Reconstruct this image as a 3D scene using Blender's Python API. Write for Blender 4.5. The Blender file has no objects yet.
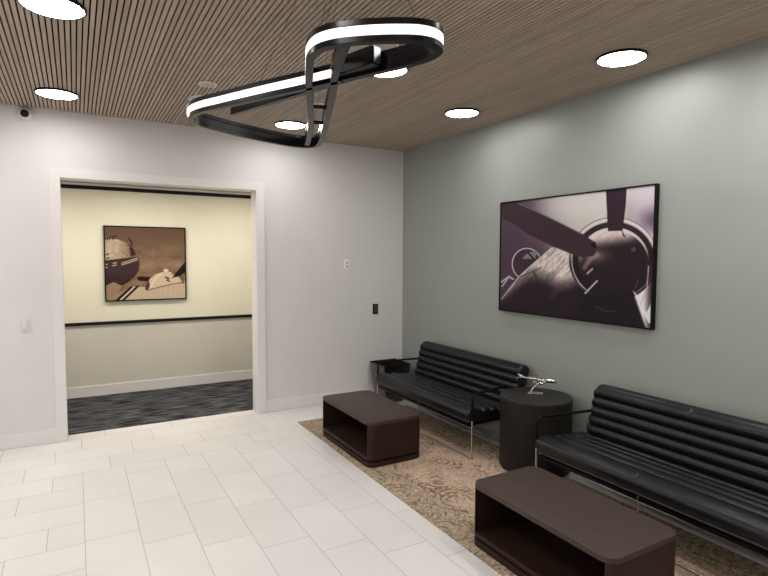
import bpy, bmesh, math, random
import numpy as np
from mathutils import Vector, Matrix
random.seed(4)
PI = math.pi
S = bpy.context.scene
COL = S.collection

# ------------------------------------------------------------------ camera
CAMP = (-3.5923, -5.7977, 1.7408); YAW, PIT, ROL, FPX = 0.5203, 0.0582, 0.0045, 538.85
def make_camera():
    d = Vector((math.sin(YAW)*math.cos(PIT), math.cos(YAW)*math.cos(PIT), -math.sin(PIT)))
    r = Vector((math.cos(YAW), -math.sin(YAW), 0)); u = r.cross(d)
    r2 = r*math.cos(ROL)+u*math.sin(ROL); u2 = -r*math.sin(ROL)+u*math.cos(ROL)
    cd = bpy.data.cameras.new('camera'); cd.sensor_width = 36; cd.lens = FPX*36/768
    cd.clip_start = .05
    c = bpy.data.objects.new('camera', cd); COL.objects.link(c)
    m = Matrix((( r2.x, u2.x, -d.x, CAMP[0]), (r2.y, u2.y, -d.y, CAMP[1]), (r2.z, u2.z, -d.z, CAMP[2]), (0,0,0,1)))
    c.matrix_world = m
    S.camera = c
make_camera()

# ------------------------------------------------------------------ world, lights, exposure
w = bpy.data.worlds.new('world'); S.world = w; w.use_nodes = True
w.node_tree.nodes['Background'].inputs[0].default_value = (.9, .92, 1, 1)
w.node_tree.nodes['Background'].inputs[1].default_value = .05
S.view_settings.view_transform = 'Standard'; S.view_settings.look = 'None'
S.view_settings.gamma = 1; S.view_settings.use_curve_mapping = False
S.view_settings.exposure = 0.54
LAMP = 29.0          # radiance of the ceiling discs
def area(name, loc, size, power, color, shape='DISK', sy=None):
    l = bpy.data.lights.new(name, 'AREA'); l.shape = shape; l.size = size
    if sy: l.size_y = sy
    l.energy = power; l.color = color
    o = bpy.data.objects.new(name, l); o.location = loc; COL.objects.link(o); return o
for x in (-5.4, -3.67, -1.67, -.55):                        # rows of ceiling lamps behind the camera
    for y in (-4.45, -6.35):
        area('room_lamp', (x, y, 2.99), .32, 10, (1, .97, .955))
area('room_lamp', (-5.4, -.6, 2.99), .32, 20, (1, .97, .955)); area('room_lamp', (-5.4, -2.5, 2.99), .32, 20, (1, .97, .955))
for x in (-4.2, -2.9, -1.5):
    area('hall_lamp', (x, .60, 2.575), .6, 12, (1, .94, .84))

# ------------------------------------------------------------------ helpers
def mat(name, color=(.8,.8,.8), rough=.5, metal=0., spec=.5, emit=None, estr=0., coat=0.):
    m = bpy.data.materials.new(name); m.use_nodes = True
    b = m.node_tree.nodes['Principled BSDF']
    b.inputs['Base Color'].default_value = (*color, 1); b.inputs['Roughness'].default_value = rough
    b.inputs['Metallic'].default_value = metal; b.inputs['Specular IOR Level'].default_value = spec
    b.inputs['Coat Weight'].default_value = coat
    if emit: b.inputs['Emission Color'].default_value = (*emit, 1); b.inputs['Emission Strength'].default_value = estr
    return m
def N(m, t, **kw):
    n = m.node_tree.nodes.new(t)
    for k, v in kw.items(): setattr(n, k, v)
    return n
def L(m, a, b): m.node_tree.links.new(a, b)
def B(m): return m.node_tree.nodes['Principled BSDF']
def ramp(m, stops):
    r = N(m, 'ShaderNodeValToRGB'); e = r.color_ramp.elements
    while len(e) < len(stops): e.new(.5)
    for i, (p, c) in enumerate(stops): e[i].position = p; e[i].color = (*c, 1)
    return r
def noise_mat(name, c1, c2, scale, rough, stretch=(1,1,1), bump=0., detail=4, spec=.5, bscale=None, bdist=.002, cw=.2):
    m = mat(name, c1, rough, spec=spec)
    tc = N(m, 'ShaderNodeTexCoord'); mp = N(m, 'ShaderNodeMapping'); mp.inputs['Scale'].default_value = stretch
    no = N(m, 'ShaderNodeTexNoise'); no.inputs['Scale'].default_value = scale; no.inputs['Detail'].default_value = detail
    r = ramp(m, [(.5-cw, c1), (.5+cw, c2)])
    L(m, tc.outputs['Object'], mp.inputs[0]); L(m, mp.outputs[0], no.inputs[0]); L(m, no.outputs[0], r.inputs[0]); L(m, r.outputs[0], B(m).inputs['Base Color'])
    if bump:
        n2 = no
        if bscale:
            n2 = N(m, 'ShaderNodeTexNoise'); n2.inputs['Scale'].default_value = bscale; L(m, mp.outputs[0], n2.inputs[0])
        bp = N(m, 'ShaderNodeBump'); bp.inputs['Strength'].default_value = bump; bp.inputs['Distance'].default_value = bdist
        L(m, n2.outputs[0], bp.inputs['Height']); L(m, bp.outputs[0], B(m).inputs['Normal'])
    return m
def obj(name, bm, m, parent=None, smooth=False, angle=None):
    me = bpy.data.meshes.new(name); bmesh.ops.recalc_face_normals(bm, faces=bm.faces); bm.to_mesh(me); bm.free()
    for mm in (m if isinstance(m, (list, tuple)) else [m]): me.materials.append(mm)
    if smooth:
        for p in me.polygons: p.use_smooth = True
        if angle: me.set_sharp_from_angle(angle=math.radians(angle))
    o = bpy.data.objects.new(name, me); COL.objects.link(o)
    if parent: o.parent = parent
    return o
def struct(name, bm, m, **k):
    o = obj(name, bm, m, **k); o['kind'] = 'structure'; return o
def thing(name, label, cat, loc=(0,0,0), rz=0, group=None):
    o = bpy.data.objects.new(name, None); COL.objects.link(o); o.location = loc; o.rotation_euler = (0,0,rz)
    o.empty_display_size = .1
    return tag(o, label, cat, group)
def tag(o, label, cat, group=None):
    o['label'] = label; o['category'] = cat
    if group: o['group'] = group
    return o
def box(bm, a, b, bev=0.):
    x0,y0,z0 = a; x1,y1,z1 = b
    r = bmesh.ops.create_cube(bm, size=1)
    for v in r['verts']:
        v.co = Vector((x0+(v.co.x+.5)*(x1-x0), y0+(v.co.y+.5)*(y1-y0), z0+(v.co.z+.5)*(z1-z0)))
    if bev:
        es = list({e for v in r['verts'] for e in v.link_edges})
        bmesh.ops.bevel(bm, geom=es, offset=bev, segments=2, affect='EDGES', profile=.6)
    return bm
def prism(bm, pts, z0, z1, bev=0.):
    vs = [bm.verts.new((x,y,z0)) for x,y in pts]; vt = [bm.verts.new((x,y,z1)) for x,y in pts]
    n = len(pts); fb = bm.faces.new(vs[::-1]); ft = bm.faces.new(vt)
    for i in range(n): bm.faces.new((vs[i], vs[(i+1)%n], vt[(i+1)%n], vt[i]))
    if bev:
        bmesh.ops.bevel(bm, geom=list(ft.edges)+list(fb.edges), offset=bev, segments=2, affect='EDGES', profile=.6)
    return bm
def rrect(x0, y0, x1, y1, r, n=8):
    p = []
    for cx, cy, a in ((x1-r,y1-r,0),(x0+r,y1-r,90),(x0+r,y0+r,180),(x1-r,y0+r,270)):
        for i in range(n+1):
            t = math.radians(a+90*i/n); p.append((cx+r*math.cos(t), cy+r*math.sin(t)))
    return p
def lathe(bm, prof, n=48, c=(0,0), cap=True):
    rings = []
    for r, z in prof: rings.append([bm.verts.new((c[0]+r*math.cos(2*PI*i/n), c[1]+r*math.sin(2*PI*i/n), z)) for i in range(n)])
    for a, b in zip(rings, rings[1:]):
        for i in range(n): bm.faces.new((a[i], a[(i+1)%n], b[(i+1)%n], b[i]))
    if cap: bm.faces.new(rings[0][::-1]); bm.faces.new(rings[-1])
    return bm
def tube(bm, pts, r, n=10, cap=True):
    pts = [Vector(p) for p in pts]; rings = []
    t0 = (pts[1]-pts[0]).normalized(); up = Vector((0,0,1)) if abs(t0.z) < .9 else Vector((1,0,0))
    a = t0.cross(up).normalized()
    for i, p in enumerate(pts):
        t = ((pts[min(i+1,len(pts)-1)]-pts[max(i-1,0)])).normalized()
        a = (a - t*a.dot(t)).normalized(); b = t.cross(a)
        rr = r[i] if isinstance(r, (list,tuple)) else r
        rings.append([bm.verts.new(p+a*rr*math.cos(2*PI*k/n)+b*rr*math.sin(2*PI*k/n)) for k in range(n)])
    for x, y in zip(rings, rings[1:]):
        for k in range(n): bm.faces.new((x[k], x[(k+1)%n], y[(k+1)%n], y[k]))
    if cap: bm.faces.new(rings[0][::-1]); bm.faces.new(rings[-1])
    return bm
def fillet(pts, r, n=6):
    pts = [Vector(p) for p in pts]; out = [pts[0]]
    for i in range(1, len(pts)-1):
        a = (pts[i-1]-pts[i]).normalized(); b = (pts[i+1]-pts[i]).normalized()
        p0 = pts[i]+a*r; p1 = pts[i]+b*r
        for k in range(n+1):
            t = k/n; out.append(p0*(1-t)**2+pts[i]*2*t*(1-t)+p1*t*t)
    out.append(pts[-1]); return out
def copy_tree(o, parent=None):
    c = o.copy(); COL.objects.link(c); c.parent = parent
    for ch in list(o.children): copy_tree(ch, c)
    return c

# ------------------------------------------------------------------ materials
M_white = noise_mat('white_paint', (.69,.67,.655), (.71,.69,.675), 3, .55, bump=.05, bscale=180, bdist=.001)
M_trim = mat('trim_paint', (.76,.73,.715), .35)
M_green = noise_mat('sage_paint', (.275,.298,.272), (.285,.308,.282), 3, .45, bump=.05, bscale=180, bdist=.001)
M_cream = noise_mat('cream_paint', (.80,.76,.60), (.82,.78,.62), 3, .5)
M_greige = noise_mat('hall_lower_paint', (.62,.59,.50), (.64,.61,.52), 3, .5)
M_hallceil = mat('hall_ceiling_paint', (.5,.48,.44), .7)
M_black = mat('black_paint', (.008,.006,.006), .4, spec=.2)
M_felt = mat('black_felt', (.012,.009,.008), .95, spec=.1)
M_chrome = mat('polished_chrome', (.72,.70,.68), .18, 1.)
M_dchrome = mat('brushed_steel', (.55,.53,.50), .3, 1.)
M_blackmetal = mat('black_anodised_metal', (.006,.0055,.006), .25, 0., .22)
M_frameblack = mat('black_frame', (.004,.0035,.004), .4, spec=.15)
M_light = mat('lit_diffuser', (.9,.9,.9), .5, emit=(1,.975,.96), estr=LAMP)
M_strip = mat('lit_strip', (.9,.9,.9), .5, emit=(1,.96,.97), estr=.75)
M_speaker = noise_mat('speaker_grille', (.42,.39,.36), (.46,.43,.40), 60, .6)
M_plate = mat('white_plastic', (.68,.655,.64), .35)
M_dark = mat('dark_plastic', (.012,.012,.012), .4, spec=.2)
M_bin = mat('dark_lacquer', (.012,.012,.011), .10, 0, .6, coat=.6)
M_binin = mat('dark_liner', (.01,.01,.01), .7)

def wood(name, c1, c2, axis, rough=.45):
    m = mat(name, c1, rough, spec=.18)
    tc = N(m, 'ShaderNodeTexCoord'); mp = N(m, 'ShaderNodeMapping')
    mp.inputs['Scale'].default_value = {'x': (2,60,60), 'y': (60,2,60), 'z': (60,60,2)}[axis]
    no = N(m, 'ShaderNodeTexNoise'); no.inputs['Scale'].default_value = 2.2; no.inputs['Detail'].default_value = 6; no.inputs['Roughness'].default_value = .65
    r = ramp(m, [(.3, c1), (.7, c2)])
    L(m, tc.outputs['Object'], mp.inputs[0]); L(m, mp.outputs[0], no.inputs[0]); L(m, no.outputs[0], r.inputs[0]); L(m, r.outputs[0], B(m).inputs['Base Color'])
    bp = N(m, 'ShaderNodeBump'); bp.inputs['Strength'].default_value = .15; bp.inputs['Distance'].default_value = .001
    L(m, no.outputs[0], bp.inputs['Height']); L(m, bp.outputs[0], B(m).inputs['Normal'])
    return m
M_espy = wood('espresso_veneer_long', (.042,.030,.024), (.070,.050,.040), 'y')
M_espz_shade = wood('espresso_veneer_upright_shaded', (.019,.0095,.007), (.036,.019,.0135), 'z')  # same veneer, painted darker for the shade on sides and interior
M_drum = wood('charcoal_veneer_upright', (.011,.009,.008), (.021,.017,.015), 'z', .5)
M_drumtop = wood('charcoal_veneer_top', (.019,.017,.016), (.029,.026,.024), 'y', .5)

M_leather = noise_mat('black_leather', (.005,.0055,.0065), (.008,.009,.0105), 14, .36, bump=.25, bscale=160, bdist=.0012, spec=.30)
M_slat = mat('oak_slat', (.4,.3,.2), .6, spec=.25)
def _slat():
    m = M_slat
    at = N(m, 'ShaderNodeAttribute', attribute_name='tone')
    tc = N(m, 'ShaderNodeTexCoord'); mp = N(m, 'ShaderNodeMapping'); mp.inputs['Scale'].default_value = (90, 3, 10)
    no = N(m, 'ShaderNodeTexNoise'); no.inputs['Scale'].default_value = 1.5; no.inputs['Detail'].default_value = 5
    ad = N(m, 'ShaderNodeMath', operation='MULTIPLY_ADD'); ad.inputs[1].default_value = .5
    L(m, tc.outputs['Object'], mp.inputs[0]); L(m, mp.outputs[0], no.inputs[0]); L(m, no.outputs[0], ad.inputs[0]); L(m, at.outputs['Fac'], ad.inputs[2])
    r = ramp(m, [(.2, (.33,.262,.205)), (.8, (.50,.41,.335))]); L(m, ad.outputs[0], r.inputs[0]); L(m, r.outputs[0], B(m).inputs['Base Color'])
_slat()
M_tile = mat('porcelain_tile', (.7,.7,.68), .32, spec=.45)
def _tile():
    m = M_tile
    at = N(m, 'ShaderNodeAttribute', attribute_name='tone'); tc = N(m, 'ShaderNodeTexCoord')
    no = N(m, 'ShaderNodeTexNoise'); no.inputs['Scale'].default_value = 2.5; no.inputs['Detail'].default_value = 6
    ad = N(m, 'ShaderNodeMath', operation='MULTIPLY_ADD'); ad.inputs[1].default_value = .9
    L(m, tc.outputs['Object'], no.inputs[0]); L(m, no.outputs[0], ad.inputs[0]); L(m, at.outputs['Fac'], ad.inputs[2])
    r = ramp(m, [(.3, (.65,.63,.605)), (.9, (.72,.70,.68))]); L(m, ad.outputs[0], r.inputs[0]); L(m, r.outputs[0], B(m).inputs['Base Color'])
_tile()
M_grout = mat('grout', (.36,.34,.315), .8)
M_carpet = noise_mat('charcoal_carpet', (.008,.008,.010), (.13,.13,.135), 5, .95, stretch=(.8,6,1), bump=.6, detail=10, spec=.1, cw=.11, bscale=60, bdist=.01)

def rug_mat():
    m = mat('distressed_rug', (.4,.3,.2), .95, spec=.1)
    tc = N(m, 'ShaderNodeTexCoord'); sep = N(m, 'ShaderNodeSeparateXYZ'); L(m, tc.outputs['Object'], sep.inputs[0])
    def noise(sc, det=5, rough=.6):
        n = N(m, 'ShaderNodeTexNoise'); n.inputs['Scale'].default_value = sc; n.inputs['Detail'].default_value = det; n.inputs['Roughness'].default_value = rough
        L(m, tc.outputs['Object'], n.inputs[0]); return n
    def math_(op, a, b=None, c=None, clamp=False):
        n = N(m, 'ShaderNodeMath', operation=op); n.use_clamp = clamp
        for i, v in enumerate((a, b, c)):
            if v is None: continue
            if isinstance(v, (int, float)): n.inputs[i].default_value = v
            else: L(m, v, n.inputs[i])
        return n.outputs[0]
    def mix(f, a, b):
        n = N(m, 'ShaderNodeMix', data_type='RGBA')
        if isinstance(f, float): n.inputs[0].default_value = f
        else: L(m, f, n.inputs[0])
        for i, v in ((6, a), (7, b)):
            if isinstance(v, tuple): n.inputs[i].default_value = (*v, 1)
            else: L(m, v, n.inputs[i])
        return n.outputs[2]
    X, Y = sep.outputs[0], sep.outputs[1]
    # edge distances: the rug runs x -.675...675, y -2.3..2.3 about its own origin
    ax = math_('ABSOLUTE', X); ay = math_('ABSOLUTE', Y)
    dx = math_('SUBTRACT', .675, ax); dy = math_('SUBTRACT', 2.3, ay)
    de = math_('MINIMUM', dx, dy)
    wob = math_('MULTIPLY', math_('SUBTRACT', noise(7).outputs[0], .5), .12)
    dw = math_('ADD', de, wob)
    inner = N(m, 'ShaderNodeMapRange'); inner.interpolation_type = 'SMOOTHSTEP'
    inner.inputs[1].default_value = .22; inner.inputs[2].default_value = .30; L(m, dw, inner.inputs[0])
    # rosettes: rings around the centres of big cells
    vo = N(m, 'ShaderNodeTexVoronoi'); vo.inputs['Scale'].default_value = 3.0; vo.inputs['Randomness'].default_value = .35
    dist = N(m, 'ShaderNodeVectorMath', operation='ADD'); ns = N(m, 'ShaderNodeTexNoise'); ns.inputs['Scale'].default_value = 9
    sc = N(m, 'ShaderNodeVectorMath', operation='SCALE'); sc.inputs['Scale'].default_value = .07
    L(m, tc.outputs['Object'], ns.inputs[0]); L(m, ns.outputs[1], sc.inputs[0]); L(m, tc.outputs['Object'], dist.inputs[0]); L(m, sc.outputs[0], dist.inputs[1]); L(m, dist.outputs[0], vo.inputs[0])
    rings = math_('SINE', math_('MULTIPLY', vo.outputs['Distance'], 42.))
    rm = N(m, 'ShaderNodeMapRange'); rm.inputs[1].default_value = .25; rm.inputs[2].default_value = .8; L(m, rings, rm.inputs[0])
    v2 = N(m, 'ShaderNodeTexVoronoi'); v2.feature = 'DISTANCE_TO_EDGE'; v2.inputs['Scale'].default_value = 17; L(m, dist.outputs[0], v2.inputs[0])
    def scroll(sc, k, wd):
        q = math_('ABSOLUTE', math_('SUBTRACT', math_('FRACT', math_('MULTIPLY', noise(sc, 2, .4).outputs[0], k)), .5))
        e = N(m, 'ShaderNodeMapRange'); e.inputs[1].default_value = wd; e.inputs[2].default_value = wd*.35; L(m, q, e.inputs[0]); return e
    ed = scroll(7, 9, .16)
    v3 = N(m, 'ShaderNodeTexVoronoi'); v3.feature = 'DISTANCE_TO_EDGE'; v3.inputs['Scale'].default_value = 34; L(m, dist.outputs[0], v3.inputs[0])
    ed3 = scroll(17, 8, .2)
    wear = N(m, 'ShaderNodeMapRange'); wear.inputs[1].default_value = .44; wear.inputs[2].default_value = .60; L(m, noise(2.6, 4).outputs[0], wear.inputs[0])
    fine = noise(70, 3).outputs[0]
    wear2 = N(m, 'ShaderNodeMapRange'); wear2.inputs[1].default_value = .38; wear2.inputs[2].default_value = .60; wear2.inputs[3].default_value = .25; L(m, noise(11, 5).outputs[0], wear2.inputs[0])
    field = mix(math_('MULTIPLY', math_('MULTIPLY', math_('MAXIMUM', rm.outputs[0], ed.outputs[0]), wear.outputs[0]), .8, clamp=True), (.50,.36,.262), (.075,.055,.04))
    border = mix(math_('MULTIPLY', math_('MULTIPLY', math_('MAXIMUM', math_('MAXIMUM', rm.outputs[0], ed.outputs[0]), math_('MULTIPLY', ed3.outputs[0], .7)), wear2.outputs[0]), .72), (.43,.335,.235), (.075,.058,.042))
    c = mix(inner.outputs[0], border, field)
    line = N(m, 'ShaderNodeMapRange'); line.inputs[1].default_value = .035; line.inputs[2].default_value = .012; L(m, math_('ABSOLUTE', math_('SUBTRACT', dw, .27)), line.inputs[0])
    c = mix(math_('MULTIPLY', math_('MULTIPLY', line.outputs[0], ed.outputs[0]), .7), c, (.07,.055,.04))
    fr = N(m, 'ShaderNodeMapRange'); fr.inputs[1].default_value = .3; fr.inputs[2].default_value = .7; fr.inputs[3].default_value = .55; fr.inputs[4].default_value = 1.35; L(m, fine, fr.inputs[0])
    mul = N(m, 'ShaderNodeVectorMath', operation='SCALE'); L(m, c, mul.inputs[0]); L(m, fr.outputs[0], mul.inputs['Scale'])
    L(m, mul.outputs[0], B(m).inputs['Base Color'])
    bp = N(m, 'ShaderNodeBump'); bp.inputs['Strength'].default_value = .5; bp.inputs['Distance'].default_value = .004; L(m, fine, bp.inputs['Height']); L(m, bp.outputs[0], B(m).inputs['Normal'])
    return m
M_rug = rug_mat()

# ------------------------------------------------------------------ room shell
XL, YF, H = -6.6, -8.2, 3.05
OX0, OX1, OZ = -3.693, -1.8785, 2.45        # opening
WT = .165                                   # wall thickness
bm = bmesh.new()
box(bm, (XL, 0, 0), (OX0-.02, WT, H+.1)); box(bm, (OX1+.02, 0, 0), (0.0, WT, H+.1)); box(bm, (OX0-.02, 0, OZ+.02), (OX1+.02, WT, H+.1))
struct('wall_back', bm, M_white)
struct('wall_right', box(bmesh.new(), (0, YF, 0), (.15, WT, H+.1)), M_green)
struct('wall_left', box(bmesh.new(), (XL-.15, YF, 0), (XL, WT, H+.1)), M_white)
struct('wall_front', box(bmesh.new(), (XL-.15, YF-.15, 0), (.15, YF, H+.1)), M_white)
# slatted ceiling: felt backing with narrow oak slats running front to back
bm = bmesh.new(); tone = bm.faces.layers.float.new('tone_f')
box(bm, (XL, YF, H+.016), (0, 0, H+.1))
for f in bm.faces: f.material_index = 1
x = -.006; pitch = .0306; wslat = .0215
while x > XL:
    nb = len(bm.faces); ys = [0]
    y = -random.uniform(.3, 2.4)
    while y > YF: ys.append(y); y -= 2.44
    ys.append(YF)
    for y0, y1 in zip(ys, ys[1:]):
        t = random.random()
        k = len(bm.faces); r = bmesh.ops.create_cube(bm, size=1)
        for v in r['verts']: v.co = Vector((x-wslat/2+v.co.x*wslat, (y0+y1)/2+v.co.y*(y0-y1-.0006), H+.008+v.co.z*.016))
        for f in {f for v in r['verts'] for f in v.link_faces}: f[tone] = .1+t*.28
    x -= pitch
cl = struct('ceiling', bm, [M_slat, M_felt])
def face_attr_to(o):
    me = o.data; src = [d.value for d in me.attributes['tone_f'].data]
    a = me.attributes.new('tone', 'FLOAT', 'FACE'); a.data.foreach_set('value', src)
face_attr_to(cl)

# tiled floor
bm = bmesh.new(); tone = bm.faces.layers.float.new('tone_f')
G = .0016
def tile(x0, y0, x1, y1):
    if x1 < x0: x0, x1 = x1, x0
    if y1 < y0: y0, y1 = y1, y0
    x0 = max(x0, XL); x1 = min(x1, 0.0); y0 = max(y0, YF)
    if x1-x0 < .01 or y1-y0 < .01: return
    vs = [bm.verts.new(p) for p in ((x0+G,y0+G,0),(x1-G,y0+G,0),(x1-G,y1-G,0),(x0+G,y1-G,0))]
    f = bm.faces.new(vs); f[tone] = random.uniform(0, .25)
TS, TL = .3036, .6040; X0 = -3.582; Y0 = -.935
for r in range(0, 5):                                  # border rows along the back wall, r=0 nearest the field
    yb = Y0+TS*r; yt = min(yb+TS, 0 if r == 3 else yb+TS)
    off = {0: -.4, 1: -.2, 2: 0., 3: -.4, 4: -.2}[r]
    xs = X0+off-TL*6
    while xs < 0:
        if r < 3: tile(xs, yb, xs+TL, yb+TS)
        elif r == 3:
            tile(xs, yb, xs+TL, min(yb+TS, .0))
            a, b = max(xs, OX0), min(xs+TL, OX1)
            if b > a: tile(a, 0.0-.002, b, WT)
        xs += TL
for k in range(12):                                    # field columns
    xa = X0+TS*k; yj = -1.53-.2013*k
    while yj > Y0-.001: yj -= TL
    while yj < Y0-TL: yj += TL
    tile(xa, yj, xa+TS, Y0); y = yj
    while y > YF: tile(xa, y-TL, xa+TS, y); y -= TL
r = 0
y = Y0
while y > YF:                                          # left region, rows along x
    off = (-.2, -.4, 0.)[r % 3]; xs = X0+off
    tile(xs, y-TS, X0, y)
    while xs > XL: tile(xs-TL, y-TS, xs, y); xs -= TL
    y -= TS; r += 1
k = len(bm.faces)
for z, m in ((-.0012, 1),):
    vs = [bm.verts.new(p) for p in ((XL,YF,z),(0,YF,z),(0,0,z),(XL,0,z))]; f = bm.faces.new(vs); f.material_index = 1
    vs = [bm.verts.new(p) for p in ((OX0-.02,0,z),(OX1+.02,0,z),(OX1+.02,WT,z),(OX0-.02,WT,z))]; f = bm.faces.new(vs); f.material_index = 1
fl = struct('floor', bm, [M_tile, M_grout]); face_attr_to(fl)
for p in fl.data.polygons:
    if p.normal.z < 0: p.flip()
# baseboards
def board(name, a, b): struct(name, box(bmesh.new(), a, b, .003), M_trim)
board('baseboard_back_left', (XL, -.014, 0), (-3.783, 0, .131))
board('baseboard_back_right', (-1.786, -.014, 0), (-.001, 0, .131))
board('baseboard_right', (-.014, YF, 0), (0, -.0145, .131))
# casing and jambs of the wide opening
bm = bmesh.new()
for x0, x1 in ((-3.783, OX0), (OX1, -1.786)): box(bm, (x0, -.022, 0), (x1, -.0002, OZ+.084), .002)
box(bm, (OX0, -.022, OZ), (OX1, -.0002, OZ+.084), .002)
struct('trim_1', bm, M_trim)
bm = bmesh.new()
box(bm, (OX0-.02, -.0001, 0), (OX0, WT+.01, OZ)); box(bm, (OX1, -.0001, 0), (OX1+.02, WT+.01, OZ)); box(bm, (OX0-.02, -.0001, OZ), (OX1+.02, WT+.01, OZ+.02))
struct('trim_2', bm, M_trim)

# hall beyond the opening
HY, HZ = 1.70, 2.61
bm = bmesh.new(); box(bm, (-6.6, HY, .90), (.6, HY+.1, HZ+.1))
struct('wall_hall_back', bm, M_cream)
struct('wall_hall_lower', box(bmesh.new(), (-6.6, HY-.004, 0), (.6, HY+.1, .90)), M_greige)
struct('wall_hall_left', box(bmesh.new(), (-6.7, WT, 0), (-6.6, HY+.1, HZ+.1)), M_cream)
struct('wall_hall_right', box(bmesh.new(), (.6, WT, 0), (.7, HY+.1, HZ+.1)), M_cream)
struct('ceiling_hall', box(bmesh.new(), (-6.6, WT, HZ), (.6, HY, HZ+.1)), M_hallceil)
struct('floor_hall', box(bmesh.new(), (-6.6, WT, -.06), (.6, HY, .002)), M_carpet)
struct('baseboard_hall', box(bmesh.new(), (-6.6, HY-.018, .002), (.6, HY-.004, .131), .003), M_trim)
struct('trim_3', box(bmesh.new(), (-6.6, HY-.03, .885), (.6, HY-.004, .922), .004), M_black)
struct('trim_4', box(bmesh.new(), (-6.6, HY-.022, 2.537), (.6, HY, 2.582), .003), M_black)
struct('trim_5', box(bmesh.new(), (-6.6, HY-.03, 2.582), (.6, HY, 2.609), .004), M_trim)

# ------------------------------------------------------------------ ceiling lights
def ceiling_light(loc, label):
    t = thing('ceiling_light', label, 'ceiling light', loc, 0, 'round surface ceiling lights')
    obj('housing', lathe(bmesh.new(), [(.150,0),(.158,-.001),(.158,-.012),(.147,-.016),(.143,-.008)], 64), M_blackmetal, t, True, 40)
    obj('diffuser', lathe(bmesh.new(), [(.143,-.007),(.143,-.011),(.12,-.013),(.02,-.014)], 64), M_light, t, True)
    return t
LIGHTS = [((-3.66,-2.41), 'round ceiling light cut off by the top left edge of the photo'),
          ((-3.686,-.62), 'round ceiling light near the white wall above the left side of the opening'),
          ((-.455,-3.435), 'round ceiling light near the green wall, above the large propeller picture'),
          ((-.515,-1.835), 'round ceiling light closest to the room corner, above the far black sofa'),
          ((-1.675,-2.465), 'round ceiling light just below the right loop of the black chandelier'),
          ((-1.70,-.61), 'round ceiling light partly hidden behind the lowest corner of the black chandelier')]
for (x, y), lb in LIGHTS: ceiling_light((x, y, H), lb)
for (x, y), r, lb in [((-2.568,-1.034), .17, 'round flush pale grille on the ceiling behind the left end of the chandelier'),
                  ((-2.677,-1.481), .07, 'small round white sprinkler cover on the ceiling above the left end of the chandelier'),
                  ((-1.70,-1.36), .10, 'small round white cover on the ceiling behind the two dark chandelier rails'),
                  ((-1.99,-2.79), .19, 'round flush pale grille on the ceiling seen through the right loop of the chandelier')]:
    t = thing('ceiling_speaker', lb, 'ceiling speaker', (x, y, H))
    obj('rim', lathe(bmesh.new(), [(r-.012,-.001),(r,0),(r,-.006),(r-.012,-.008)], 48), M_plate, t, True, 40)
    obj('grille', lathe(bmesh.new(), [(r-.012,-.002),(r-.014,-.009),(.01,-.012)], 48), M_speaker, t, True, 40)

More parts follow.
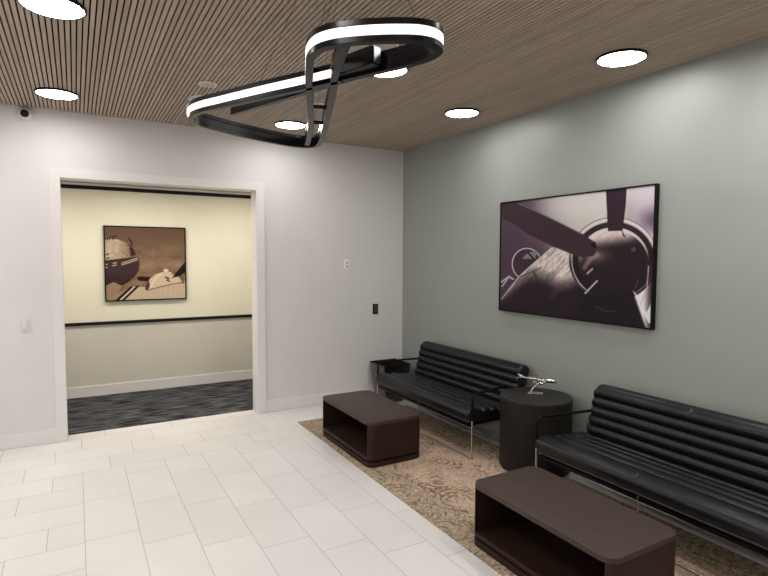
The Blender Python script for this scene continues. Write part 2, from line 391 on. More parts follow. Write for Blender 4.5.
# ------------------------------------------------------------------ chandelier: one long ribbon crossing itself, twisted in the rear rail
def chandelier():
    Z = 2.5
    ctr = Vector((-2.68, -3.45, 0))
    t = thing('chandelier', 'black twisted loop chandelier with a glowing white strip hanging on thin cables', 'chandelier', (ctr.x, ctr.y, Z))
    W = .039
    def resample(P, SUB=5):
        pts = []; n = len(P)
        for i in range(n-1):
            p0, p1, p2, p3 = P[max(i-1,0)], P[i], P[i+1], P[min(i+2,n-1)]
            for k in range(SUB):
                s = k/SUB
                pts.append([.5*((2*p1[j])+(-p0[j]+p2[j])*s+(2*p0[j]-5*p1[j]+4*p2[j]-p3[j])*s*s+(-p0[j]+3*p1[j]-3*p2[j]+p3[j])*s**3) for j in range(2)])
        pts.append(list(P[-1])); return pts
    def band(P, side, lit):
        pts = resample(P); fr = []
        for i, q in enumerate(pts):
            a, b = pts[max(i-1,0)], pts[min(i+1,len(pts)-1)]
            tn = Vector((b[0]-a[0], b[1]-a[1], 0)).normalized()
            fr.append((Vector((q[0], q[1], 0))-ctr, Vector((-tn.y, tn.x, 0))*side))
        def sweep(bm, rng, w0, w1, n0, n1, bev=.002):
            prof = [(w0+bev,n0),(w1-bev,n0),(w1,n0+bev),(w1,n1-bev),(w1-bev,n1),(w0+bev,n1),(w0,n1-bev),(w0,n0+bev)]
            rings = []
            for i in rng:
                c, nn = fr[i]; rings.append([bm.verts.new(c+Vector((0,0,a))+nn*b) for a, b in prof])
            for x, y in zip(rings, rings[1:]):
                for k in range(8): bm.faces.new((x[k], x[(k+1)%8], y[(k+1)%8], y[k]))
            bm.faces.new(rings[0][::-1]); bm.faces.new(rings[-1])
        al = range(len(fr)); bm = bmesh.new()
        sweep(bm, al, -W, -W+.022, -.016, .015); sweep(bm, al, W-.022, W, -.016, .015); sweep(bm, al, -W+.0215, W-.0215, -.013, 0)
        obj('frame', bm, M_blackmetal, t, True, 35)
        bm = bmesh.new(); sweep(bm, range(int(lit[0]*len(fr)), int(lit[1]*len(fr))), -W+.0225, W-.0225, .001, .0155)
        obj('light_strip', bm, M_strip, t, True, 35)
    front = [(-2.612,-3.745),(-2.541,-3.892),(-2.497,-3.985),(-2.465,-4.06),(-2.447,-4.13),(-2.455,-4.195),(-2.50,-4.235),(-2.56,-4.238),
             (-2.625,-4.208),(-2.69,-4.165),(-2.75,-4.115),(-2.80,-4.06),(-2.828,-3.99),(-2.820,-3.90),(-2.785,-3.80),(-2.715,-3.62),(-2.60,-3.35),(-2.48,-3.06),(-2.385,-2.82),(-2.315,-2.62),(-2.262,-2.46)]
    rear = [(-2.765,-4.085),(-2.705,-3.90),(-2.655,-3.75),(-2.60,-3.62),(-2.50,-3.36),(-2.39,-3.06),(-2.285,-2.78),(-2.215,-2.57),(-2.195,-2.46),(-2.225,-2.385),(-2.33,-2.37),(-2.45,-2.40),(-2.57,-2.44),(-2.70,-2.49),(-2.85,-2.565),(-2.96,-2.63),(-3.03,-2.71),(-3.045,-2.82),(-3.015,-2.94),(-2.955,-3.065),(-2.88,-3.22),(-2.80,-3.38),(-2.72,-3.53),(-2.66,-3.655),(-2.618,-3.735)]
    band(front, 1, (0, .93)); band(rear, -1, (.05, 1))
    for a, b in (((-2.68,-3.56),(-2.60,-3.59)), ((-2.53,-3.20),(-2.46,-3.22)), ((-2.41,-2.90),(-2.34,-2.92))):
        bm = bmesh.new(); tube(bm, [Vector((*a,0))-ctr, Vector((*b,0))-ctr], .010, 8); obj('crossbar', bm, M_blackmetal, t, True, 40)
    # long driver housing between the rails
    a = Vector((-2.632,-3.76,0))-ctr; b = Vector((-2.575,-3.955,0))-ctr; d = (b-a).normalized(); s = Vector((-d.y, d.x, 0))
    bm = bmesh.new(); z0, z1 = -.027, .043
    vs = [bm.verts.new(c+s*k+Vector((0,0,z))) for c in (a, b) for k, z in ((-.022,z0),(.022,z0),(.022,z1),(-.022,z1))]
    for q in ((0,1,2,3),(7,6,5,4),(0,4,5,1),(1,5,6,2),(2,6,7,3),(3,7,4,0)): bm.faces.new([vs[i] for i in q])
    bmesh.ops.bevel(bm, geom=bm.edges[:], offset=.003, segments=2, affect='EDGES')
    drv = obj('driver_housing', bm, M_blackmetal, t, True, 35)
    bm = bmesh.new(); c = b+d*.002
    vs = [bm.verts.new(c+d*e+s*k+Vector((0,0,z))) for e in (-.002,.004) for k, z in ((-.017,z0+.006),(.017,z0+.006),(.017,z1-.006),(-.017,z1-.006))]
    for q in ((0,1,2,3),(7,6,5,4),(0,4,5,1),(1,5,6,2),(2,6,7,3),(3,7,4,0)): bm.faces.new([vs[i] for i in q])
    obj('end_cap', bm, mat('grey_end_cap', (.12,.12,.13), .3, .6), drv)
    a = Vector((-2.865,-2.95,0))-ctr; b = Vector((-2.590,-3.76,0))-ctr; d = (b-a).normalized(); s = Vector((-d.y, d.x, 0)); bm = bmesh.new()
    vs = [bm.verts.new(c+s*k+Vector((0,0,z))) for c in (a, b) for k, z in ((-.014,-.034),(.014,-.034),(.014,.010),(-.014,.010))]
    for q in ((0,1,2,3),(7,6,5,4),(0,4,5,1),(1,5,6,2),(2,6,7,3),(3,7,4,0)): bm.faces.new([vs[i] for i in q])
    obj('spine_bar', bm, M_blackmetal, t)
    cp = Vector((-2.70,-4.02,0))-ctr+Vector((0,0,H-Z))
    obj('canopy', lathe(bmesh.new(), [(.06,H-Z),(.06,H-Z-.03),(.055,H-Z-.034)], 32, (cp.x, cp.y)), M_blackmetal, t, True, 40)
    for x, y, ox, oy in ((-2.835,-3.32,-.03,.03), (-2.80,-3.93,-.03,-.01), (-2.815,-4.02,0,-.03), (-2.45,-4.1,.03,-.02), (-2.35,-2.8,.02,.03)):
        p = Vector((x,y,0))-ctr+Vector((0,0,.04)); bm = bmesh.new(); tube(bm, [p, cp+Vector((ox,oy,-.03))], .0011, 6); obj('suspension_cable', bm, M_dark, t)
chandelier()

# ------------------------------------------------------------------ framed prints: the printed picture is a colour attribute on a fine grid
M_print = mat('printed_canvas', (.5,.5,.5), .5, spec=.1)
_a = N(M_print, 'ShaderNodeAttribute', attribute_name='ink'); L(M_print, _a.outputs['Color'], B(M_print).inputs['Base Color'])
def homog(dst):
    src = [(0,1),(1,1),(1,0),(0,0)]; A = []; b = []
    for (u,v),(x,y) in zip(src, dst):
        A.append([u,v,1,0,0,0,-u*x,-v*x]); b.append(x); A.append([0,0,0,u,v,1,-u*y,-v*y]); b.append(y)
    return np.append(np.linalg.solve(np.array(A,float), np.array(b,float)), 1).reshape(3,3)
def sd_poly(X, Y, pts):
    d = np.full(X.shape, 1e9); ins = np.zeros(X.shape, bool); n = len(pts)
    for i in range(n):
        ax, ay = pts[i]; bx, by = pts[(i+1)%n]; ex, ey = bx-ax, by-ay
        t = np.clip(((X-ax)*ex+(Y-ay)*ey)/(ex*ex+ey*ey+1e-9), 0, 1)
        d = np.minimum(d, np.hypot(X-ax-t*ex, Y-ay-t*ey))
        c = ((ay > Y) != (by > Y)) & (X < (bx-ax)*(Y-ay)/((by-ay) if by != ay else 1e-9)+ax); ins ^= c
    return np.where(ins, -d, d)
def sd_line(X, Y, pts):
    d = np.full(X.shape, 1e9)
    for (ax, ay), (bx, by) in zip(pts, pts[1:]):
        ex, ey = bx-ax, by-ay; t = np.clip(((X-ax)*ex+(Y-ay)*ey)/(ex*ex+ey*ey+1e-9), 0, 1)
        d = np.minimum(d, np.hypot(X-ax-t*ex, Y-ay-t*ey))
    return d
def sm(x, a, b): t = np.clip((x-a)/(b-a), 0, 1); return t*t*(3-2*t)
_rs = np.random.RandomState(3)
def vnoise(X, Y, s):
    g = _rs.rand(64,64); x = X/s; y = Y/s; xi = np.floor(x).astype(int); yi = np.floor(y).astype(int); fx = x-xi; fy = y-yi
    fx = fx*fx*(3-2*fx); fy = fy*fy*(3-2*fy); q = lambda a, b: g[a % 64, b % 64]
    return (q(xi,yi)*(1-fx)+q(xi+1,yi)*fx)*(1-fy)+(q(xi,yi+1)*(1-fx)+q(xi+1,yi+1)*fx)*fy
class Paint:
    def __init__(s, nu, nv, dst):
        u, v = np.meshgrid((np.arange(nu)+.0)/(nu-1), (np.arange(nv)+.0)/(nv-1)); h = homog(dst)
        w_ = h[2,0]*u+h[2,1]*v+h[2,2]; s.X = (h[0,0]*u+h[0,1]*v+h[0,2])/w_; s.Y = (h[1,0]*u+h[1,1]*v+h[1,2])/w_; s.C = np.zeros(u.shape+(3,))
    def put(s, m, c):
        c = np.asarray(c, float)
        if c.ndim == 1: c = c[None,None,:]
        s.C = s.C*(1-m[...,None])+c*m[...,None]
    def poly(s, pts, c, e=1.5, k=1.): s.put(k*(1-sm(sd_poly(s.X, s.Y, pts), -e, e)), c)
    def line(s, pts, c, wd, e=1.5, k=1.): s.put(k*(1-sm(sd_line(s.X, s.Y, pts), wd, wd+e)), c)
def print_mesh(name, P, fn, parent):
    nv, nu = P.X.shape; vs = [fn(i/(nu-1), j/(nv-1)) for j in range(nv) for i in range(nu)]
    fs = [(j*nu+i, j*nu+i+1, (j+1)*nu+i+1, (j+1)*nu+i) for j in range(nv-1) for i in range(nu-1)]
    me = bpy.data.meshes.new(name); me.from_pydata(vs, [], fs); me.materials.append(M_print)
    c = np.clip(P.C/255., 0, 1); lin = np.where(c <= .04045, c/12.92, ((c+.055)/1.055)**2.4)
    at = me.color_attributes.new('ink', 'FLOAT_COLOR', 'POINT')
    at.data.foreach_set('color', np.concatenate([lin, np.ones(lin.shape[:2]+(1,))], 2).reshape(-1).astype(np.float32))
    o = bpy.data.objects.new(name, me); COL.objects.link(o); o.parent = parent; return o

def propeller_print():
    P = Paint(330, 215, [(71,110),(584,53),(573,536),(64,475)]); X, Y = P.X, P.Y
    lerp = lambda a, b, t: np.asarray(a,float)[None,None]*(1-t[...,None])+np.asarray(b,float)[None,None]*t[...,None]
    t = sm(X, 120, 330); P.C = lerp((88,72,86), (196,190,186), t)
    P.put(sm(-Y, -205, -120)*sm(X,150,280)*.6, (215,215,210))
    P.put(sm(Y, 170, 300)*(1-sm(X,180,300)), (84,66,82))
    P.put(sm(X, 488, 520), (205,195,202)); P.put(sm(X, 490, 585)*np.exp(-((Y-170)/42.)**2), (116,98,116)); P.put(np.exp(-((X-500)/22.)**2-((Y-160)/70.)**2)*.4, (150,135,150))
    P.put(sm(X,480,500)*sm(Y, 205, 240), (228,226,226))
    # second engine far left
    P.put(1-sm(np.hypot((X-155)/46, (Y-315)/50), .95, 1.02), (70,54,64)); P.put((1-sm(abs(np.hypot((X-157)/50, (Y-318)/54)-1), .015, .05))*(X < 175+(Y<300)*25), (205,190,200))
    P.poly([(140,300),(160,278),(195,272),(185,300)], (120,128,128)); P.line([(160,278),(180,300)], (30,25,30), 2); P.line([(70,380),(95,362),(110,370)], (190,180,180), 2)
    P.line([(98,360),(72,395)], (170,160,165), 2)
    # nacelle body
    body = [(60,450),(85,415),(130,360),(190,305),(240,262),(280,258),(330,300),(400,300),(420,540),(60,520)]
    n = vnoise(X*1.4+Y*.9, Y*.35-X*.35, 9)*.6+vnoise(X*1.3+Y, Y*.5-X*.5, 4)*.4
    lit = sm(-(Y-(400-.18*(X-70)+26*np.sin(X/37.))), -40, 45)*(.55+.75*n)
    P.put(1-sm(sd_poly(X,Y,body), -2, 2), lerp((48,38,44), (222,210,204), np.clip(lit*.95, 0, 1)))
    P.line([(128,365),(205,330)], (60,48,52), 1, 3, .5); P.line([(180,345),(192,375)], (60,48,52), 2, 3, .6)
    P.line([(70,440),(130,362),(190,307),(240,264)], (215,205,205), .5, 2.5, .7)
    P.put(np.exp(-(sd_line(X,Y,[(270,385),(245,430)])/9.)**2)*.4, (120,80,92))
    # cowl ring
    def ell(cx, cy, rx, ry): return np.hypot((X-cx)/rx, (Y-cy)/ry)
    P.put(1-sm(ell(448,302,148,143), .985, 1.01), lerp((214,206,205), (56,44,50), sm(Y, 250, 330)))
    P.put(1-sm(abs(ell(448,302,148,143)-.995), .004, .014), (90,78,84))
    P.put(1-sm(abs(ell(448,305,136,130)-.93), .06, .08), lerp((58,46,52), (40,33,38), sm(Y,200,300)))
    P.put((1-sm(abs(ell(440,305,128,128)-1.02), .006, .016))*(X < 440)*(Y > 270), (205,195,198))
    P.put((1-sm(abs(ell(448,305,138,132)-.995), .004, .012)), (150,138,142))
    # spinner
    shade = sm(-(Y+.16*(X-430)), -270, -215)*(1-sm(X, 500, 545)*.6)
    sp = 1-sm(ell(455,322,112,118), .97, 1.01); P.put(sp, lerp((47,37,42), (220,206,200), np.clip(shade*(.85+.25*n), 0, 1)))
    P.put(sp*np.exp(-((X-385)/40.)**2-((Y-290)/22.)**2)*.7, (150,130,128)); P.put(sp*(1-sm(sd_line(X,Y,[(352,330),(372,300),(395,285)]), 1, 14))*.6, (170,150,150))
    P.put(sm(Y, 395, 425)*(1-sm(X, 505+ (Y-400)*.35, 515+(Y-400)*.35))*(X > 330), (41,34,39))
    P.line([(355,418),(395,375)], (205,195,198), 1.2, 2.5); P.line([(385,462),(420,478),(455,480)], (90,80,84), .6, 2, .7); P.line([(362,350),(378,335)], (200,185,185), 2, 3, .8)
    P.put((1-sm(ell(515,268,8,8), .9, 1.1))*.4, (150,130,135))
    # lower right
    P.put(sm(X, 545, 575)*sm(Y, 300, 330)*.85, (66,48,58)); P.poly([(514,408),(522,416),(560,482),(573,452),(573,520),(566,518)], (226,224,226)); P.line([(565,325),(560,400),(540,455)], (190,180,190), 1, 2, .8)
    P.line([(532,370),(520,400)], (110,100,105), .8, 2, .6)
    # blades
    P.poly([(72,100),(122,104),(230,156),(340,212),(385,242),(398,262),(382,290),(345,296),(300,280),(240,255),(160,215),(115,180),(72,160)], (66,53,58), 2.5)
    P.line([(125,108),(235,160),(340,214)], (190,180,182), .3, 1.6, .5)
    P.poly([(421,60),(491,56),(488,120),(478,205),(430,206),(424,120)], (60,45,56), 2); P.line([(421,70),(425,150)], (215,205,215), .6, 2, .7)
    P.line([(378,255),(386,245),(384,262)], (20,16,18), 2, 2)
    P.poly([(474,198),(490,230),(480,222)], (45,34,40), 2)
    P.C = 255*(P.C/255)**1.12; P.C *= .97+.06*_rs.rand(*X.shape)[...,None]; return P
def cockpit_print():
    P = Paint(200, 180, [(90,68),(572,77),(577,508),(97,518)]); X, Y = P.X, P.Y
    lerp = lambda a, b, t: np.asarray(a,float)[None,None]*(1-t[...,None])+np.asarray(b,float)[None,None]*t[...,None]
    n = vnoise(X*.5, Y*1.4, 45)*.6+vnoise(X, Y*1.6, 20)*.4
    P.C = lerp((92,70,54), (146,120,96), np.clip(.15+.9*n*sm(Y, 70, 330), 0, 1)); P.put(np.exp(-((Y-300)/26.)**2)*sm(X,280,320)*.45, (172,140,108))
    P.put(np.exp(-((X-470)/50.)**2-((Y-200)/22.)**2)*.35, (165,130,100))
    # wing in the foreground
    P.poly([(85,525),(150,480),(250,436),(340,438),(430,432),(580,398),(582,530)], (196,176,150), 2); P.put((1-sm(sd_poly(X,Y,[(85,525),(150,480),(250,436),(300,430),(200,520)]), -2, 3))*.7, (140,114,88))
    for k in range(9): P.line([(330+k*30, 436-k*4), (300+k*32, 515)], (150,130,108), .4, 2, .35)
    P.line([(190,525),(285,432)], (52,30,28), 5, 2); P.line([(160,518),(245,440)], (52,30,28), 7, 2); P.line([(178,518),(262,438)], (225,210,185), 2.5, 1.5)
    # fuselage nose on the left
    nose = [(85,150),(120,140),(170,146),(215,165),(250,185),(275,225),(292,262),(297,300),(290,340),(265,375),(225,410),(185,430),(85,440)]
    m = 1-sm(sd_poly(X,Y,nose), -2, 2); nn = vnoise(X, Y, 12)
    P.put(m, lerp((196,176,150), (122,98,76), np.clip(sm(X, 130, 290)*.8+.35*nn, 0, 1)))
    band = sm(Y-(268+.0*(X-90)-.12*(X-90)+6), -3, 3); P.put(m*band, (56,38,42)); P.put(m*sm(X+Y*.7, 440, 520)*.6, (60,36,34))
    P.put(m*(1-sm(sd_poly(X,Y,[(235,195),(255,190),(278,240),(245,250)]), -2, 3)), (60,40,36))
    P.put(m*band*(1-sm(Y, 330, 420))*.2, (100,78,74))
    for q in (((190,291),(284,259)),((190,302),(284,270)),((138,291),(160,288)),((134,306),(158,302)),((90,300),(104,297)),((90,320),(104,316))): P.line(list(q), (205,182,160), 2, 2, .85)
    P.poly([(85,432),(140,405),(190,430),(165,475),(110,515),(85,525)], (150,124,98), 3); P.put((1-sm(sd_line(X,Y,[(95,395),(150,385),(210,400)]), 6, 14))*.6, (52,34,36))
    P.line([(235,140),(252,168),(246,186)], (38,24,20), 3, 2); P.line([(246,186),(225,180)], (38,24,20), 2, 2)
    for q in (((104,150),(108,136)),((118,146),(124,128)),((136,144),(142,126)),((150,130),(160,122)),((96,240),(112,235)),((100,262),(114,258))): P.line(list(q), (40,26,22), 2.5, 2)
    # engine pod on the wing
    P.poly([(280,378),(300,372),(372,378),(360,404),(300,400),(284,392)], (42,24,22), 2)
    P.poly([(330,455),(335,425),(360,385),(395,358),(440,345),(490,345),(530,362),(562,400),(560,415),(500,420),(430,436),(370,456)], (205,184,154), 2)
    P.put((1-sm(sd_poly(X,Y,[(330,455),(335,425),(352,400),(358,430),(345,458)]), -1, 3)), (80,56,46)); P.line([(345,458),(430,436),(500,420),(560,412)], (110,84,66), 2, 3, .8)
    P.line([(362,440),(385,395),(430,355)], (232,215,190), 3, 4, .7); P.line([(455,378),(475,388)], (50,32,28), 4, 2); P.line([(462,396),(480,404)], (50,32,28), 3, 2)
    P.poly([(440,332),(452,325),(474,330),(472,344),(446,346)], (215,198,170), 2); P.line([(500,352),(545,372),(565,410)], (90,62,50), 7, 5, .6)
    P.poly([(494,384),(512,360),(572,286),(580,286),(580,345),(540,372)], (34,24,26), 2)
    return P
def frame_bm(x0, x1, z0, z1, d, lip, mk):
    bm = bmesh.new()
    for a0, a1, b0, b1 in ((x0,x1,z0,z0+lip),(x0,x1,z1-lip,z1),(x0,x0+lip,z0+lip,z1-lip),(x1-lip,x1,z0+lip,z1-lip)):
        p, q = mk(a0, b0, 0), mk(a1, b1, d); box(bm, tuple(map(min, p, q)), tuple(map(max, p, q)), .0015)
    return bm
def big_picture():
    W, Hh, D = 1.600, 1.037, .042
    t = thing('framed_picture', 'large black-framed print of an aircraft propeller and engine on the green wall', 'picture', (0, -1.836-W/2, 1.226+Hh/2))
    mk = lambda a, b, d: (-.001-d, -a, b)
    obj('frame', frame_bm(-W/2, W/2, -Hh/2, Hh/2, D, .012, mk), M_frameblack, t)
    obj('backing', box(bmesh.new(), (-.030, -W/2+.0125, -Hh/2+.0125), (-.002, W/2-.0125, Hh/2-.0125)), M_frameblack, t)
    a, b = W/2-.0125, Hh/2-.0125
    print_mesh('print', propeller_print(), lambda u, v: (-.036, a-2*a*u, -b+2*b*v), t)
big_picture()
def small_picture():
    W, Hh, D = .957, .937, .045
    t = thing('framed_picture', 'smaller sepia print of an old propeller aeroplane in black frame on the cream hall wall', 'picture', (-2.803, HY, 1.639))
    mk = lambda a, b, d: (a, -.001-d, b)
    obj('frame', frame_bm(-W/2, W/2, -Hh/2, Hh/2, D, .014, mk), M_frameblack, t)
    obj('backing', box(bmesh.new(), (-W/2+.0145, -.030, -Hh/2+.0145), (W/2-.0145, -.002, Hh/2-.0145)), M_frameblack, t)
    a, b = W/2-.0145, Hh/2-.0145
    print_mesh('print', cockpit_print(), lambda u, v: (-a+2*a*u, -.038, -b+2*b*v), t)
small_picture()

# ------------------------------------------------------------------ wall fittings on the white wall
def light_switch():
    t = thing('light_switch', 'white rocker light switch plate on the white wall left of the opening', 'light switch', (-3.998, 0, 1.111))
    obj('plate', box(bmesh.new(), (-.038,-.009,-.062), (.038,0,.062), .002), M_plate, t)
    obj('rocker', box(bmesh.new(), (-.017,-.016,-.034), (.017,-.0085,.034), .002), M_plate, t)
light_switch()
def wall_jack():
    t = thing('wall_plate', 'small white wall plate with two dark ports above the black outlet', 'wall plate', (-.787, 0, 1.645))
    obj('plate', box(bmesh.new(), (-.036,-.010,-.062), (.036,0,.062), .003), mat('bright_plastic', (.86,.84,.82), .3), t)
    for z in (-.024, .020):
        bm = bmesh.new(); tube(bm, [(.004,-.014,z),(.004,-.009,z)], .009, 12); obj('port', bm, M_dark, t)
wall_jack()
def outlet():
    t = thing('wall_outlet', 'black electrical outlet on the white wall near the room corner', 'outlet', (-.393, 0, 1.095))
    obj('plate', box(bmesh.new(), (-.036,-.007,-.064), (.036,0,.064), .002), M_dark, t)
    for z in (-.026, .026): obj('socket', box(bmesh.new(), (-.016,-.010,z-.017), (.016,-.0065,z+.017), .003), mat('grey_plastic', (.07,.07,.07), .4), t)
outlet()
def cctv():
    t = thing('security_camera', 'small white dome security camera high on the white wall under the ceiling', 'security camera', (-3.945, 0, 2.985))
    def disc(prof, m, name, par):
        bm = bmesh.new(); lathe(bm, prof, 32); bmesh.ops.rotate(bm, verts=bm.verts, cent=(0,0,0), matrix=Matrix.Rotation(PI/2, 3, 'X')); return obj(name, bm, m, par, True, 50)
    disc([(.058,.0),(.058,.022),(.050,.034),(.036,.040),(.034,.034)], M_plate, 'base', t)
    dm = disc([(.032,.034),(.031,.044),(.022,.056),(.008,.061)], M_dark, 'lens_dome', t)
cctv()

# ------------------------------------------------------------------ rug
t = obj('area_rug', box(bmesh.new(), (-.675,-2.3,0), (.675,2.3,.008), .003), M_rug)
t.location = (-.935, -.53-2.3, .0005); tag(t, 'tan and brown distressed patterned area rug under the sofas and tables', 'rug')
RZ = .0085

# ------------------------------------------------------------------ coffee tables
def coffee_table(loc, label):
    t = thing('coffee_table', label, 'coffee table', loc, 0, 'espresso coffee tables')
    hx, hy, r = .262, .495, .065; h = .378
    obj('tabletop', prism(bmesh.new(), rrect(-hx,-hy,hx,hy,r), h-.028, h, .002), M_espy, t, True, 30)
    rr = rrect(-hx,-hy,hx,hy,r)
    for s in (-1, 1):
        q = [(x, y) for x, y in rr if y*s > hy-.048]
        obj('end_panel', prism(bmesh.new(), q, .062, h-.0282), M_espz_shade, t, True, 30)
    obj('bottom_shelf', prism(bmesh.new(), rrect(-hx+.0005,-hy+.0005,hx-.0005,hy-.0005,r), .058, .082, .0015), M_espz_shade, t, True, 30)  # darker veneer copy puts the interior shade into the shelf colour
    obj('back_panel', box(bmesh.new(), (hx-.022,-hy+.045,.082), (hx-.004,hy-.045,h-.0282)), M_espz_shade, t)
    obj('recess', prism(bmesh.new(), rrect(-hx+.018,-hy+.018,hx-.018,hy-.018,r-.018), .038, .060), M_black, t, True, 30)
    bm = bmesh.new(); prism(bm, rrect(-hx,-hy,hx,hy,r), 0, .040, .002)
    obj('plinth', bm, M_espz_shade, t, True, 30)
    return t
coffee_table((-1.292,-1.510,RZ), 'dark brown open-sided coffee table on the rug before the far sofa')
coffee_table((-1.285,-3.79,RZ), 'dark brown open-sided coffee table before the near sofa, nearest the camera')

# ------------------------------------------------------------------ sofas
def smooth_closed(pts, sub=4):
    out = []; n = len(pts)
    for i in range(n):
        p0, p1, p2, p3 = (Vector(pts[(i+k-1) % n]) for k in range(4))
        for k in range(sub):
            s = k/sub; out.append(.5*((2*p1)+(-p0+p2)*s+(2*p0-5*p1+4*p2-p3)*s*s+(-p0+3*p1-3*p2+p3)*s**3))
    return out
def channel_profile(a, b, n, depth, puff, th, roll0=True):
    """closed xz outline: tufted channels from a to b, bulging to the side of normal, flat back at distance th"""
    a, b = Vector(a), Vector(b); d = (b-a); ln = d.length; d.normalize(); nn = Vector((-d.y, d.x))
    pts = []
    for i in range(n):
        for k in range(8):
            s = k/8; u = (i+s)/n; bulge = puff*(math.sin(PI*s)**.6 if s > 0 else 0)
            pts.append(a+d*ln*u+nn*bulge)
    pts.append(a+d*ln); 
    # round end b
    for k in range(1, 6):
        ang = PI*k/6; pts.append(a+d*(ln+.5*th*.35*math.sin(ang))-nn*(th*.5*(1-math.cos(ang))))
    pts.append(a+d*ln-nn*th); pts.append(a-nn*th)
    for k in range(1, 6):
        ang = PI*k/6; pts.append(a-d*(.5*th*.45*math.sin(ang))-nn*(th*.5*(1+math.cos(ang))))
    return pts
def loft(bm, prof, y0, y1, seam=None, rnd=.035):
    c = Vector((sum(p.x for p in prof)/len(prof), sum(p.y for p in prof)/len(prof)))
    st = []
    for k in range(7):
        ang = PI/2*k/6; st.append((y0+rnd*(1-math.cos(PI/2-ang+0) if False else 1-math.sin(ang)), rnd*(1-math.cos(ang)) if False else rnd*(1-math.sin(ang)), ang))
    secs = []
    for k in range(7):
        ang = PI/2*k/6; secs.append((y0+rnd*(1-math.cos(ang)), rnd*(1-math.sin(ang))))
    if seam is not None:
        for dy, ins in ((-.02,0),(-.006,.0008),(-.0015,.004),(.0015,.004),(.006,.0008),(.02,0)): secs.append((seam+dy, ins))
    for k in range(6, -1, -1):
        ang = PI/2*k/6; secs.append((y1-rnd*(1-math.cos(ang)), rnd*(1-math.sin(ang))))
    n = len(prof)
    # inward offset directions
    nor = []
    area_ = sum(prof[i].x*prof[(i+1)%n].y-prof[(i+1)%n].x*prof[i].y for i in range(n))
    for i in range(n):
        e = (prof[(i+1)%n]-prof[i-1]); m = Vector((-e.y, e.x)).normalized()
        nor.append(m if area_ > 0 else -m)
    rings = []
    for y, ins in secs:
        ring = []
        for i, p in enumerate(prof):
            q = p+(c-p)*min(1, ins*.55/max(.02, (c-p).length))+nor[i]*ins*.45
            ring.append(bm.verts.new((q.x, y, q.y)))
        rings.append(ring)
    for a, b in zip(rings, rings[1:]):
        for i in range(n): bm.faces.new((a[i], a[(i+1)%n], b[(i+1)%n], b[i]))
    bm.faces.new(rings[0][::-1]); bm.faces.new(rings[-1])
    return bm
SL = 1.65
def sofa(loc, label):
    """origin on the rug at the wall-side, middle; local -x is the front, y along the wall"""
    t = thing('sofa', label, 'sofa', loc, 0, 'black channel-tufted leather sofas')
    hy = SL/2
    # seat: channels run the whole length
    prof = []
    a = Vector((-.705, .418)); b = Vector((-.20, .366)); n = 5; d = (b-a); ln = d.length; d.normalize(); nn = Vector((-d.y, d.x))
    if nn.y < 0: nn = -nn
    ws = [1.45, 1.05, .9, .85, .75]; tot = sum(ws); acc = 0
    for i in range(n):
        for k in range(8):
            s = k/8; prof.append(a+d*ln*((acc+s*ws[i])/tot)+nn*(.026*(math.sin(PI*s)**.6 if s > 0 else 0)))
        acc += ws[i]
    prof += [b, Vector((-.19,.33)), Vector((-.20,.290)), Vector((-.45,.296)), Vector((-.66,.302)), Vector((-.700,.306)), Vector((-.716,.322)), Vector((-.712,.330)), Vector((-.727,.350)), Vector((-.733,.375)), Vector((-.727,.402)), Vector((-.715,.414))]
    st = obj('seat', loft(bmesh.new(), prof, -hy+.012, hy-.012, 0.), M_leather, t, True, 50)
    # back
    a = Vector((-.262, .335)); b = Vector((-.150, .745)); n = 6; d = (b-a); ln = d.length; d.normalize(); nn = Vector((-d.y, d.x))
    prof = []
    for i in range(n):
        for k in range(8):
            s = k/8; prof.append(a+d*ln*((i+s)/n)+nn*(.027*(math.sin(PI*s)**.6 if s > 0 else 0)))
    prof.append(b)
    for k in range(1, 8):
        ang = PI*k/8; prof.append(b-nn*.058*(1-math.cos(ang))+d*.034*math.sin(ang))
    prof += [b-nn*.116, b-nn*.112-d*.2, a-nn*.09, a-nn*.045-d*.012]
    obj('backrest', loft(bmesh.new(), prof, -hy-.03, hy-.078, 0.), M_leather, t, True, 50)
    # steel frame
    r = .0085
    for s in (-1, 1):
        y = s*hy; fx = -.684
        bm = bmesh.new(); tube(bm, [(fx, y, .009), (fx, y, .34)], r, 10); obj('leg', bm, M_dchrome, t, True, 50)
        bm = bmesh.new(); tube(bm, fillet([(fx, y, .335), (fx, y, .562), (-.185, y-s*.09, .568)], .045), r+.002, 10); obj('armrest', bm, M_frameblack, t, True, 50)
        bm = bmesh.new(); tube(bm, [(-.17, y-s*.03, .009), (-.17, y-s*.03, .30)], r, 10); obj('leg', bm, M_dchrome, t, True, 50)
        bm = bmesh.new(); tube(bm, [(fx, y, .285), (-.17, y-s*.03, .285)], r*.9, 8); obj('side_rail', bm, M_dchrome, t, True, 50)
    for x in (-.684, -.17):
        bm = bmesh.new(); tube(bm, [(x, 0, .009), (x, 0, .30)], r*.8, 10); obj('leg', bm, M_dchrome, t, True, 50)
        e = 0 if x < -.5 else .03
        bm = bmesh.new(); tube(bm, [(x, -hy+e-.008, .009), (x, hy-e+.008, .009)], r, 10); obj('floor_bar', bm, M_dchrome, t, True, 50)
    obj('seat_frame', box(bmesh.new(), (-.69,-hy+.03,.270), (-.17,hy-.03,.292), .004), M_frameblack, t)
    return t
sofa((0, -1.420, RZ), 'far black channelled leather sofa between the corner bin and round side table')
sofa((0, -3.812, RZ), 'near black channelled leather sofa cut off by the right edge of the photo')

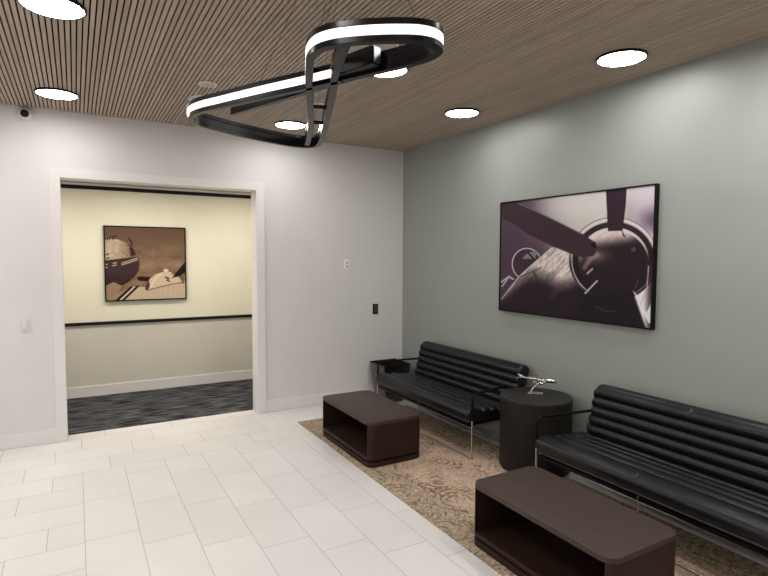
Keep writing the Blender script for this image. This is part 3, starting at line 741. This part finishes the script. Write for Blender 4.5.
# ------------------------------------------------------------------ round side table
t = thing('side_table', 'round dark drum side table between the two black sofas', 'side table', (-.318,-2.615,0))
obj('body', lathe(bmesh.new(), [(.272,RZ),(.272,.020),(.286,.022),(.288,.026),(.288,.576),(.286,.578)], 72), M_drum, t, True, 40)
obj('tabletop', lathe(bmesh.new(), [(.286,.5785),(.289,.581),(.289,.598),(.286,.601)], 72), M_drumtop, t, True, 40)

# ------------------------------------------------------------------ chrome aeroplane model
def plane_model():
    t = thing('aeroplane_model', 'polished silver aeroplane model on a curved stand upon the round side table', 'model aeroplane', (-.275,-2.565,.601), math.radians(-48))
    # local x points to the right in the photo, y away from it
    obj('base', box(bmesh.new(), (-.062,-.034,0), (.062,.034,.009), .002), M_chrome, t)
    arc = [Vector((-.035+.10*s**1.8, 0, .008+.105*s-.01*s*s)) for s in [k/10 for k in range(11)]]
    bm = bmesh.new(); tube(bm, arc, [.006-.002*k/10 for k in range(11)], 10); obj('stand', bm, M_chrome, t, True, 50)
    ax = Vector((1, 0, -.06)).normalized(); c0 = Vector((.045,0,.122))
    bm = bmesh.new(); tube(bm, [c0+ax*q for q in (-.175,-.15,-.10,-.05,0,.06,.10,.118,.125)], [.003,.006,.010,.014,.018,.0195,.017,.010,.003], 16); obj('fuselage', bm, M_chrome, t, True, 60)
    def slab(name, pts, th, par=t):
        bm = bmesh.new(); vs = [bm.verts.new((p[0],p[1],p[2]+th)) for p in pts]; vb = [bm.verts.new((p[0],p[1],p[2]-th)) for p in pts]; n = len(pts)
        bm.faces.new(vs); bm.faces.new(vb[::-1])
        for i in range(n): bm.faces.new((vs[i], vb[i], vb[(i+1)%n], vs[(i+1)%n]))
        return obj(name, bm, M_chrome, par)
    z = .118
    slab('wing', [(.10,-.008,z),(.045,-.008,z),(-.015,-.155,z+.016),(.005,-.158,z+.016)], .0025)
    slab('wing', [(.10,.008,z),(.045,.008,z),(-.015,.155,z+.016),(.005,.158,z+.016)], .0025)
    slab('tailplane', [(-.095,-.004,.130),(-.125,-.004,.132),(-.150,-.058,.136),(-.138,-.060,.136)], .0015)
    slab('tailplane', [(-.095,.004,.130),(-.125,.004,.132),(-.150,.058,.136),(-.138,.060,.136)], .0015)
    bm = bmesh.new(); q = [(-.085,.137),(-.125,.136),(-.148,.158),(-.138,.160)]
    va = [bm.verts.new((x,-.0015,z_)) for x,z_ in q]; vb = [bm.verts.new((x,.0015,z_)) for x,z_ in q]; bm.faces.new(va); bm.faces.new(vb[::-1])
    for i in range(4): bm.faces.new((va[i], vb[i], vb[(i+1)%4], va[(i+1)%4]))
    obj('tail_fin', bm, M_chrome, t)
    for y in (-.055, .055, -.10, .10):
        e = abs(y)*.42; bm = bmesh.new(); tube(bm, [(.105-e,y,.112),(.100-e,y,.112),(.07-e,y,.112),(.055-e,y,.113)], [.006,.011,.010,.005], 12); obj('engine', bm, M_chrome, t, True, 60)
plane_model()

# ------------------------------------------------------------------ tapered bin in the corner
def bin_():
    t = thing('waste_bin', 'dark glossy tapered square bin in the corner beside the far sofa', 'bin', (-.318,-.235,0))
    bm = bmesh.new(); rings = []
    for k in range(13):
        s = k/12; h = .46*s; hx = .112+.073*(s**.55 if s > 0 else 0); hy = .112+.073*(s**.55 if s > 0 else 0)
        rings.append([bm.verts.new((x, y, h+.001)) for x, y in rrect(-hx,-hy,hx,hy,.018,4)])
    for k in (12,):
        for ins, h in ((.008,.461),(.010,.44),(.05,.10)):
            hh = .185-ins; rings.append([bm.verts.new((x, y, h)) for x, y in rrect(-hh,-hh,hh,hh,.014,4)])
    n = len(rings[0])
    for a, b in zip(rings, rings[1:]):
        for i in range(n): bm.faces.new((a[i], a[(i+1)%n], b[(i+1)%n], b[i]))
    bm.faces.new(rings[0][::-1]); bm.faces.new(rings[-1])
    obj('bucket', bm, M_bin, t, True, 40)
    bm = bmesh.new()
    for a, b in (((-.176,-.176),(.176,-.168)),((-.176,.168),(.176,.176)),((-.176,-.168),(-.168,.168)),((.168,-.168),(.176,.168))): box(bm, (*a,.452), (*b,.468), .001)
    obj('rim', bm, M_frameblack, t)
bin_()
